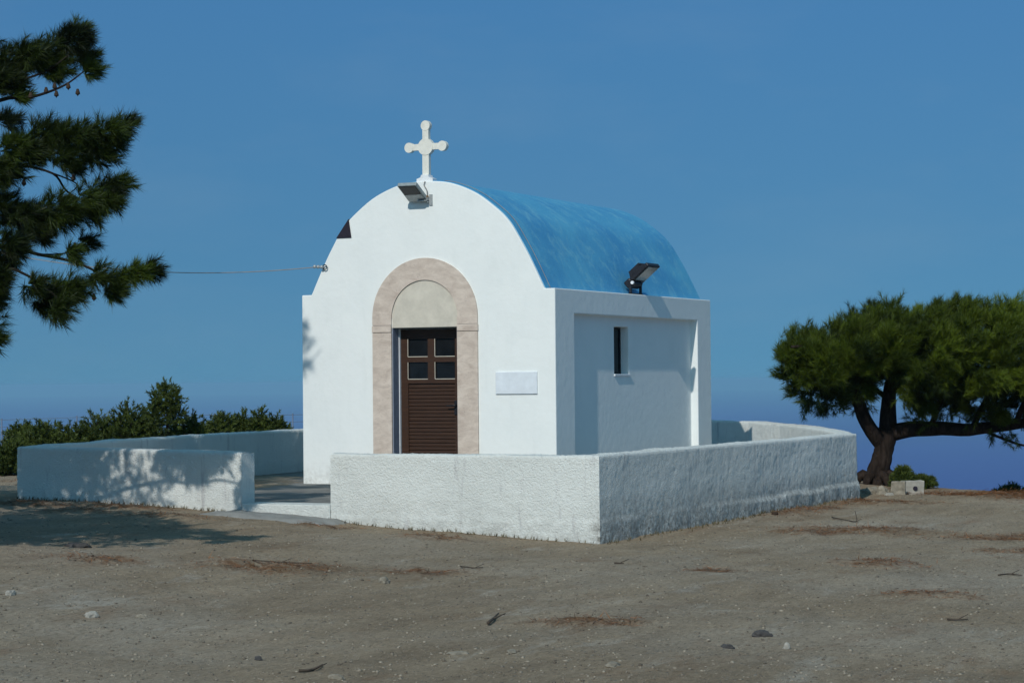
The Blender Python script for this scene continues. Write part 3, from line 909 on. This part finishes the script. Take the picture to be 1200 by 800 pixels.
    for (x, y) in ((36, 112), (54, 106), (64, 101), (66, 110), (80, 101), (91, 108), (28, 214), (86, 208), (88, 288), (84, 232), (110, 348)):
        c = Vector(at(x, y, 21.3 if x != 110 else 21.2)); cb = bmesh.new()
        g = bmesh.ops.create_icosphere(cb, subdivisions=2, radius=.027)
        for v in g['verts']:
            v.co = c+Vector((v.co.x*.8, v.co.y*.8, v.co.z*1.25))*(1+.25*math.sin(v.co.z*400))
        obj('pine_cone', cb, CONE, root)
left_pine()

# cable slung from a pole far off to the left
cab = empty('overhead_cable', (-3.30, -.03, 2.79))
tag(cab, 'thin grey cable slung to the left shoulder of the chapel', 'cable')
a, b = Vector((-3.345, -.06, 2.795)), Vector(at(-500, 73, 33.0))
pts = []
for k in range(121):
    t = (k/120)**1.5; q = a.lerp(b, t); q.z -= 1.05*4*t*(1-t); pts.append(q)
pole = bmesh.new(); tube(pole, [(b.x, b.y, gz(b.x, b.y)-.5), (b.x, b.y, b.z+.25)], [.11, .08], 10)
tag(obj('utility_pole', pole, TWIG, None, True), 'weathered wooden pole that carries the grey cable', 'pole')
cbm = bmesh.new(); tube(cbm, pts, .0055, 6); obj('wire', cbm, CABLE, cab, True)
ib = bmesh.new()
tube(ib, [(-3.29, .0, 2.79), (-3.29, -.05, 2.79), (-3.345, -.06, 2.795)], .010, 8)
for k in range(3):
    g = bmesh.ops.create_uvsphere(ib, u_segments=12, v_segments=8, radius=.024)
    for v in g['verts']: v.co = v.co+Vector((-3.30-.045*k, -.045-.012*k, 2.792+.003*k))
obj('insulator', ib, GALV, cab, True)
ob = bmesh.new(); tube(ob, [(-3.262+.03*math.cos(t*.5), -.03, 2.79+.03*math.sin(t*.5)) for t in range(13)], .007, 6); obj('hook', ob, BLACK, cab, True)

# ---- shrubs beyond the left wall
def shrub(name, label, px, ptop, wpx, dep, seed, cat='shrub', spiky=.5, pbase=540, mat=None, group=None):
    random.seed(seed)
    c = at(px, pbase, dep); g0 = gz(c[0], c[1])
    root = empty(name, (c[0], c[1], g0))
    tag(root, label, cat, group)
    top = at(px, ptop, dep)[2]; h = top-g0; w = wpx/FPX*dep
    sb = bmesh.new(); B, D, Ln, Tn = [], [], [], []
    nl = 9
    for k in range(nl):
        a = 2*math.pi*k/nl+random.uniform(-.3, .3); rr = w*random.uniform(.15, .8); hh = h*random.uniform(.5, .82)*(1-.35*(rr/w)**2)
        if k == 0: rr, hh = 0, h*.93
        tip = Vector((c[0]+rr*math.cos(a), c[1]+rr*math.sin(a), g0+hh))
        limb(sb, [Vector((c[0], c[1], g0-.05)), Vector((c[0]+rr*.45*math.cos(a), c[1]+rr*.45*math.sin(a), g0+hh*.5)), tip], .022, .006, 5, 3, .02)
        tone = float(np.clip(random.gauss(.45, .28), 0, 1))
        for _ in range(46):
            t = random.uniform(.15, 1)
            q = rng.normal(0, 1, 3); s = w*.22*(1.1-.3*t)
            b = np.array([c[0]+rr*math.cos(a)*t, c[1]+rr*math.sin(a)*t, g0+hh*t])+q*s*np.array([1, 1, .6])
            if b[2] < g0+.03: b[2] = g0+.05
            B.append(b); D.append(np.array([0, 0, .7])+q*.6); Ln.append(.10); Tn.append(tone)
    for _ in range(560):
        a = random.uniform(0, 6.283); u = random.uniform(0, 1)**.6; ph = random.uniform(0, 1)
        rr = w*1.15*u*math.cos(ph*1.5); zz = g0+.05+h*.93*u*math.sin(ph*1.5)*(.85+.3*noise.noise(Vector((a*1.3, seed, ph*2))))
        q = np.array([math.cos(a)*math.cos(ph), math.sin(a)*math.cos(ph), math.sin(ph)+.3])
        B.append(np.array([c[0]+rr*math.cos(a), c[1]+rr*math.sin(a), zz])); D.append(q+rng.normal(0, .3, 3)); Ln.append(.09)
        Tn.append(float(np.clip(.5+.5*noise.noise(Vector((a*1.6, ph*3, seed*2.0))), 0, 1)))
    obj('stem', sb, BARK, root, True)
    V, F, T = needles(np.array(B), np.array(D), np.array(Ln), 17, .062, .020, np.array(Tn), (.5, 1.4))
    raw('foliage', V, F, mat or LEAF, root, False, T)
    return root
GR = 'shrubs behind the courtyard wall'
SHR = [(8, 516, 24, 34, 'dark low shrub beside the outer left corner of the wall'),
       (26, 490, 13, 37.5, 'second bush from the left end of the row behind the wall'),
       (52, 490, 22, 37, 'third bush from the left end of the row behind the wall'),
       (84, 494, 24, 37, 'low bush left of where the row starts rising to the sapling'),
       (114, 481, 20, 37.3, 'medium bush second to the left of the slim sapling'),
       (150, 465, 21, 37.5, 'tall dense bush just left of the slim sapling'),
       (172, 472, 17, 38, 'dense bush wedged against the left of the slim sapling'),
       (222, 480, 20, 38, 'spreading bush just right of the slim sapling'),
       (246, 488, 16, 38.3, 'low bush second to the right of the slim sapling'),
       (262, 480, 13, 38.5, 'fourth bush from the chapel end of the row'),
       (284, 480, 12, 38.8, 'third bush from the chapel end of the row'),
       (303, 477, 13, 39, 'last bush but one at the chapel end of the row'),
       (322, 484, 12, 39.2, 'last bush of the row, nearest the chapel facade')]
for i, (px, py, w, d, lab) in enumerate(SHR):
    shrub('shrub', lab, px, py+2, w*1.55, d, 40+i, group=GR)
random.seed(5)
def sapling():
    px, dep = 195, 37.2
    c = at(px, 540, dep); g0 = gz(c[0], c[1])
    root = empty('pine_sapling', (c[0], c[1], g0))
    tag(root, 'slim sapling standing taller than the shrubs behind the left wall', 'sapling')
    p = lambda x, y: Vector(at(x, y, dep))
    tb = bmesh.new()
    limb(tb, [Vector((c[0], c[1], g0-.05)), p(196, 510), p(196, 480), p(192, 458)], .035, .008, 7)
    for q in ((184, 466), (206, 468), (203, 480), (186, 478)): limb(tb, [p(196, 492), p((196+q[0])/2, (486+q[1])/2), p(*q)], .014, .005, 5)
    obj('trunk', tb, BARK, root, True)
    B, D, Tn = [], [], []
    for x, y, r in ((188, 460, 7), (196, 457, 6), (184, 470, 6), (205, 464, 5), (204, 473, 7), (192, 470, 7), (187, 480, 6), (203, 483, 4), (196, 478, 5), (186, 490, 8), (204, 492, 8), (196, 497, 8), (210, 484, 6), (180, 484, 6)):
        tone = random.random()*.8
        for _ in range(34):
            q = rng.normal(0, 1, 3); s = r*.5/FPX*dep
            B.append(np.array(at(x, y, dep))+q*s); D.append(np.array([0, 0, .6])+q*.6); Tn.append(tone)
    V, F, T = needles(np.array(B), np.array(D), np.full(len(B), .10), 16, .06, .018, np.array(Tn), (.4, 1.3))
    raw('crown', V, F, LEAF, root, False, T)
sapling()
shrub('shrub', 'small shrub growing at the right of the crooked pine trunk', 1058, 553, 8, 32.6, 71, pbase=578)
shrub('shrub', 'sprawling low shrub behind the hollow concrete block', 1080, 566, 11, 33, 72, pbase=580)
shrub('shrub', 'dark low shrub on the ridge at the right edge', 1184, 572, 20, 34.5, 73, pbase=584)

# ---- wire fence beyond the shrubs
fence = empty('wire_fence', tuple(at(120, 520, 41)))
tag(fence, 'thin wire fence running behind the shrubs on the seaward side', 'fence')
fpts = []
for px, y in ((-120, 492), (2, 490), (90, 487), (168, 486), (252, 484), (343, 484), (440, 482)):
    q = at(px, y, 41); fpts.append(q); g0 = gz(q[0], q[1])
    b = bmesh.new(); tube(b, [(q[0], q[1], g0-.2), tuple(q)], .013, 7); obj('post', b, WIRE, fence, True)
for dz in (.03, .16, .30):
    b = bmesh.new(); tube(b, [Vector(q)-Vector((0, 0, dz)) for q in fpts], .0045, 5); obj('wire', b, WIRE, fence, True)

# ------------------------------------------------------------------ blocks, stones and twigs on the ground
def rough(bm, amp, sc):
    for v in bm.verts:
        v.co += v.normal*amp*noise.noise(v.co*sc)
def block(name, label, px, py, dep, w, h, d, rot, mat, hole=False):
    c = at(px, py, dep); g0 = gz(c[0], c[1])
    root = empty(name, (c[0], c[1], g0)); tag(root, label, 'block')
    M = Matrix.Translation((c[0], c[1], g0-.02)) @ Matrix.Rotation(rot, 4, 'Z')
    b = bmesh.new()
    box(b, -w/2, w/2, -d/2, d/2, 0, h, None, .012)
    bmesh.ops.subdivide_edges(b, edges=b.edges, cuts=2, use_grid_fill=True)
    b.normal_update(); rough(b, .012, 8)
    bmesh.ops.transform(b, matrix=M, verts=b.verts)
    obj('block_body', b, mat, root)
    if hole:
        b = bmesh.new()
        g = bmesh.ops.create_cone(b, cap_ends=True, segments=14, radius1=.035, radius2=.030, depth=.02)
        for v in g['verts']: v.co = M @ (Matrix.Translation((.02, -d/2-.002, h*.52)) @ Matrix.Rotation(R(90), 4, 'X') @ v.co)
        obj('hole', b, DARKHOLE, root)  # dark disc on the face, its colour standing in for shade inside a hole
    return root
block('concrete_block', 'pale concrete block with a dark round hole, by the pine trunk', 1069, 580, 31.2, .30, .22, .22, YAW+.05, CONCRETE, True)
block('concrete_block', 'chipped concrete block leaning beside the one with a hole', 1053, 584, 30.8, .20, .21, .2, YAW-.2, LIGHTROCK)

def stone(label, p, r, sq, mat, seed, name='stone', group=None, cat='stone'):
    b = bmesh.new(); g = bmesh.ops.create_icosphere(b, subdivisions=3, radius=1)
    o = Vector((seed*3.7, seed*1.3, seed))
    for v in b.verts:
        q = v.co.copy()
        k = 1+.32*noise.noise(q*1.1+o)+.14*noise.noise(q*3+o)
        q = Vector((round(q.x*2.6)/2.6*.45+q.x*.55, round(q.y*2.6)/2.6*.45+q.y*.55, round(q.z*2.2)/2.2*.4+q.z*.6))
        v.co = Vector((q.x*r*sq[0], q.y*r*sq[1], max(q.z, -.45)*r*sq[2]))*k*.82
    bmesh.ops.rotate(b, cent=(0, 0, 0), matrix=Matrix.Rotation(seed*1.7, 3, 'Z'), verts=b.verts)
    me = bpy.data.meshes.new(name); bm_n = b; bmesh.ops.recalc_face_normals(b, faces=b.faces); b.to_mesh(me); b.free()
    o = link(name, me, mat); o.location = (p[0], p[1], gz(p[0], p[1])+r*sq[2]*.10)
    return tag(o, label, cat, group)
stone('white rubble stone between the pine trunk and the wall corner', at(1022, 581, 31.0), .13, (1.3, 1, .9), LIGHTROCK, 1)
stone('broken white stone lying against the pine trunk', at(1034, 582, 30.8), .12, (1.1, .8, 1.0), LIGHTROCK, 2)
stone('small white chip of rubble nearest the wall corner', at(1012, 584, 31.0), .09, (1.2, 1, .8), LIGHTROCK, 3)
stone('small grey stone at the foot of the pine rubble', at(1042, 586, 30.6), .06, (1.3, 1, .7), CONCRETE, 4)
stone('flat pale stone alone in front of the left part of the front wall', gpix(450, 683), .055, (1.5, 1, 1.0), LIGHTROCK, 5)
stone('dark grey stone on the bare ground at the lower right', gpix(893, 745), .05, (1.6, 1, .75), DARKROCK, 6)
stone('flat dark grey stone left of the other dark stone, lower right', gpix(853, 759), .042, (1.5, 1, .6), DARKROCK, 7)
stone('small upright grey pebble right of the flat dark stone', gpix(922, 760), .028, (1, 1, 1.5), CONCRETE, 8)
stone('jagged dark rock lying near the shadow edge at the left', gpix(93, 641), .115, (1.9, .9, .42), DARKROCK, 9)
stone('squarish brownish stone among rusty dirt at the lower left', gpix(107, 723), .05, (1.2, 1, .9), CONCRETE, 10)
stone('long pale stone right of the squarish brownish one', gpix(166, 723), .042, (1.6, .8, .6), LIGHTROCK, 11)
stone('pale stone at the bottom edge below the front wall corner', gpix(718, 780), .055, (1.6, .9, .5), LIGHTROCK, 12)
stone('low pale stone at the bottom, right of the bottom left corner', gpix(395, 795), .05, (1.3, .9, .6), LIGHTROCK, 13)
stone('pale pebble at the left edge of the bare ground', gpix(12, 697), .05, (1.2, .9, .8), CONCRETE, 14)
stone('dark pine cone lying on brown needles by the right wall', gpix(908, 603), .045, (1.1, 1, 1.0), CONE, 15, 'pine_cone', None, 'pine cone')
stone('small pale stone half sunk in the middle foreground', gpix(600, 764), .04, (1.7, .9, .4), LIGHTROCK, 16)
stone('pale flat stone in the lower middle, left of centre', gpix(537, 766), .05, (1.7, .9, .35), LIGHTROCK, 17)
stone('small dark stone in the lower left, near the bottom', gpix(303, 773), .03, (1.4, 1, .8), DARKROCK, 18)

def twig(label, pxs, r=.008, lift=.012, mat=TWIG):
    pts = []
    for q in pxs:
        g = gpix(q[0], q[1]); up = q[2] if len(q) > 2 else 0
        pts.append(Vector((g[0], g[1], gz(g[0], g[1])+lift+up)))
    b = bmesh.new(); P = smooth_path(pts, 4); tube(b, P, list(np.linspace(r, r*.45, len(P))), 6)
    if len(P) > 5:
        m = P[len(P)//2]; tube(b, [m, m+Vector((.05, .09, .03))], [r*.5, r*.25], 5)
    return tag(obj('twig', b, mat, None, True), label, 'twig')
twig('short dark forked stick in the middle of the foreground', [(572, 733), (578, 728), (584, 722)], .013, .02)
twig('bent dry twig at the bottom, left of the middle', [(350, 788), (365, 787), (378, 781)], .011)
twig('long thin twig lying before the front wall', [(540, 665), (556, 666.5), (566, 666)], .007)
twig('straight long stem on the ground left of the front wall', [(296, 657.5), (330, 660), (366, 661.5)], .006)
twig('dry stalk sticking up from a fallen stem right of the wall', [(975, 607), (990, 610), (1003, 612), (1003.5, 612, .06), (1002, 612, .12)], .008)
twig('thin twig near the right edge of the open ground', [(1170, 675), (1185, 674), (1198, 676)], .008)
twig('dark twig on the ground under the right edge of the front wall', [(720, 661), (726, 661), (731, 661.5)], .010)
twig('fine twig at the bottom right of the foreground', [(1110, 727), (1122, 728), (1134, 727)], .008)

def scatter(name, cnt, fn_ok, rad, mat, tone=None):
    base = bmesh.new(); bmesh.ops.create_icosphere(base, subdivisions=1, radius=1)
    bv = np.array([v.co[:] for v in base.verts]); bf = np.array([[v.index for v in f.verts] for f in base.faces]); base.free()
    Vs, Fs = [], []
    k = 0
    while k < cnt:
        # even in the picture rather than on the plan: denser close to the camera
        s = rng.random()**1.35*24+9.5; u = rng.uniform(-.25, .25)*s
        p = CAM+_f*np.array([1, 1, 0])*s+_r*u
        if not fn_ok(p[0], p[1]): continue
        r = rad[0]*(rad[1]/rad[0])**(rng.random()**2.6)
        q = bv*(1+rng.normal(0, .16, (len(bv), 1)))*np.array([rng.uniform(.8, 1.5), rng.uniform(.7, 1.2), rng.uniform(.4, .8)])*r
        a = rng.uniform(0, 6.28); c, s_ = math.cos(a), math.sin(a)
        q = np.stack([q[:, 0]*c-q[:, 1]*s_, q[:, 0]*s_+q[:, 1]*c, q[:, 2]], 1)+np.array([p[0], p[1], gz(p[0], p[1])+r*.15])
        Vs.append(q); Fs.append(bf+len(bv)*k); k += 1
    return raw(name, np.concatenate(Vs), np.concatenate(Fs), mat, None, False, np.repeat(rng.random(cnt), len(bv)))
def open_ground(x, y): return not (-6.3 < x < 2.62 and -4.46 < y < 9) and y < edge_y(x)
GRAVELMAT = mat_leaf('mixed_gravel', (.090, .072, .052), (.31, .27, .205), .0)
tag(scatter('gravel', 22000, open_ground, (.0035, .0145), GRAVELMAT), kind='stuff')

# fallen needles lying in drifts
def litter():
    P = []
    for n_i, (x, y, a, b, t) in enumerate(PATCHES):
        k = 9000 if n_i == 0 else int(min(2600, 60+a*b*1500))
        u = rng.normal(0, .48, (k, 2))
        X = x+u[:, 0]*a*math.cos(t)-u[:, 1]*b*math.sin(t); Y = y+u[:, 0]*a*math.sin(t)+u[:, 1]*b*math.cos(t)
        for i in range(k):
            if open_ground(X[i], Y[i]): P.append((X[i], Y[i], gz(X[i], Y[i])+.004+abs(rng.normal(0, .008 if n_i else .022))))
    P = np.array(P); n_ = len(P)
    d = rng.normal(0, 1, (n_, 3)); d[:, 2] *= .14; d = unit(d)
    s = unit(np.cross(d, np.array([0, 0, 1.0])+rng.normal(0, .3, (n_, 3))))
    ln = rng.uniform(.04, .10, n_)[:, None]
    V = np.stack([P-s*.0035, P+s*.0035, P+d*ln+np.array([0, 0, .006])], 1).reshape(-1, 3)
    return tag(raw('fallen_needles', V, np.arange(len(V)).reshape(-1, 3), LITTER, None, False, np.repeat(rng.random(n_), 3)), kind='stuff')
litter()

# tufts of dry weed along the foot of the front walls
def weeds():
    B, D = [], []
    for _ in range(420):
        if random.random() < .6: x, y = random.uniform(-4.7, 2.6), -4.43-abs(random.gauss(0, .03))
        else: x, y = 2.58+abs(random.gauss(0, .05)), random.uniform(-4.4, 4.2)
        if -1.75 < x < -.55: continue
        B.append((x, y, gz(x, y)-.005)); D.append((random.gauss(0, .35), random.gauss(0, .35), 1))
    V, F, T = needles(np.array(B), np.array(D), np.full(len(B), .015), 9, .045, .004, rng.random(len(B)), (.1, .9))
    return tag(raw('dry_weeds', V, F, WEED, None, False, T), kind='stuff')
WEED = mat_leaf('dry_weed', (.05, .045, .02), (.20, .165, .085), .1)
weeds()

# ------------------------------------------------------------------ light, sky, camera
sun = bpy.data.lights.new('sun', 'SUN'); sun.energy = 2.75; sun.angle = R(.53); sun.color = (1.0, .965, .91)
so = bpy.data.objects.new('sun', sun); COL.objects.link(so)
so.rotation_euler = SUN.to_track_quat('Z', 'Y').to_euler(); so.location = (0, -20, 30)

w = bpy.data.worlds.new('World'); scene.world = w; w.use_nodes = True
nt = w.node_tree
bg = nt.nodes['Background']
sky = nt.nodes.new('ShaderNodeTexSky'); sky.sky_type = 'NISHITA'; sky.sun_disc = False
sky.sun_elevation = math.asin(SUN.z); sky.sun_rotation = math.atan2(SUN.x, SUN.y)
sky.altitude = 150; sky.air_density = 1.0; sky.dust_density = .3; sky.ozone_density = 4.0
# look the colour of the air up a little higher in the dome: a dry deep-blue sky right down to the sea
tc = nt.nodes.new('ShaderNodeTexCoord'); sx = nt.nodes.new('ShaderNodeSeparateXYZ'); cx_ = nt.nodes.new('ShaderNodeCombineXYZ')
mx = nt.nodes.new('ShaderNodeMath'); mx.operation = 'MAXIMUM'; mx.inputs[1].default_value = 0.0
ma = nt.nodes.new('ShaderNodeMath'); ma.operation = 'MULTIPLY_ADD'; ma.inputs[1].default_value = 1.1; ma.inputs[2].default_value = .36
nm = nt.nodes.new('ShaderNodeVectorMath'); nm.operation = 'NORMALIZE'
nt.links.new(tc.outputs['Generated'], sx.inputs[0]); nt.links.new(sx.outputs['Z'], mx.inputs[0]); nt.links.new(mx.outputs[0], ma.inputs[0])
nt.links.new(sx.outputs['X'], cx_.inputs['X']); nt.links.new(sx.outputs['Y'], cx_.inputs['Y']); nt.links.new(ma.outputs[0], cx_.inputs['Z'])
nt.links.new(cx_.outputs[0], nm.inputs[0]); nt.links.new(nm.outputs[0], sky.inputs['Vector'])
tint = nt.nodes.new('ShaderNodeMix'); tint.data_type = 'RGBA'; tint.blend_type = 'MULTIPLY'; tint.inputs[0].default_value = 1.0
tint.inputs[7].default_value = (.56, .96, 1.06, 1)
mr = nt.nodes.new('ShaderNodeMapRange'); mr.inputs['From Min'].default_value = -.02; mr.inputs['From Max'].default_value = .20
nt.links.new(sx.outputs['Z'], mr.inputs['Value'])
lo = nt.nodes.new('ShaderNodeMix'); lo.data_type = 'RGBA'
lo.inputs[6].default_value = (.54, .83, .71, 1); lo.inputs[7].default_value = (.55, 1.01, 1.10, 1)
nt.links.new(mr.outputs[0], lo.inputs[0])
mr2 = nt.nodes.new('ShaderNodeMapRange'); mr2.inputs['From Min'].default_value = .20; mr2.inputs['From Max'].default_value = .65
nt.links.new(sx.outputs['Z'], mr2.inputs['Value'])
hi = nt.nodes.new('ShaderNodeMix'); hi.data_type = 'RGBA'; hi.inputs[7].default_value = (1.0, 1.5, 1.16, 1)  # unseen zenith tinted brighter and greener, added fill for the shaded walls
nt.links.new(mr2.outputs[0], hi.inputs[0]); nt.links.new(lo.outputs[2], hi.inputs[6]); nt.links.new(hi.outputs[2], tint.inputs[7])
nt.links.new(sky.outputs[0], tint.inputs[6]); # thin uneven veil of high haze
vn = nt.nodes.new('ShaderNodeTexNoise'); vn.inputs['Scale'].default_value = 5.0; vn.inputs['Detail'].default_value = 6; vn.inputs['Roughness'].default_value = .6
vm = nt.nodes.new('ShaderNodeMapping'); vm.inputs['Scale'].default_value = (1, 1, 3.2)
nt.links.new(tc.outputs['Generated'], vm.inputs['Vector']); nt.links.new(vm.outputs[0], vn.inputs['Vector'])
vr = nt.nodes.new('ShaderNodeMapRange'); vr.inputs['From Min'].default_value = .45; vr.inputs['From Max'].default_value = .75; vr.inputs['To Max'].default_value = .10
nt.links.new(vn.outputs['Fac'], vr.inputs['Value'])
veil = nt.nodes.new('ShaderNodeMix'); veil.data_type = 'RGBA'; veil.inputs[7].default_value = (2.6, 3.4, 4.0, 1)
nt.links.new(vr.outputs[0], veil.inputs[0]); nt.links.new(tint.outputs[2], veil.inputs[6])
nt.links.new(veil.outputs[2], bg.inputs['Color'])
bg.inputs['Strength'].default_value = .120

cam = bpy.data.cameras.new('camera'); co = bpy.data.objects.new('camera', cam); COL.objects.link(co)
cam.sensor_width = 36; cam.lens = 36*FPX/1200; cam.clip_start = .1; cam.clip_end = 100000
Rm = Matrix(((_r[0], _u[0], -_f[0]), (_r[1], _u[1], -_f[1]), (_r[2], _u[2], -_f[2])))
Rm = Rm @ Matrix.Rotation(ROLL, 3, 'Z')
co.matrix_world = Matrix.Translation(Vector(CAM)) @ Rm.to_4x4()
scene.camera = co
vs = scene.view_settings
scene.display_settings.display_device = 'sRGB'
vs.view_transform = 'Standard'; vs.look = 'None'; vs.exposure = 0.0; vs.gamma = 1; vs.use_curve_mapping = False
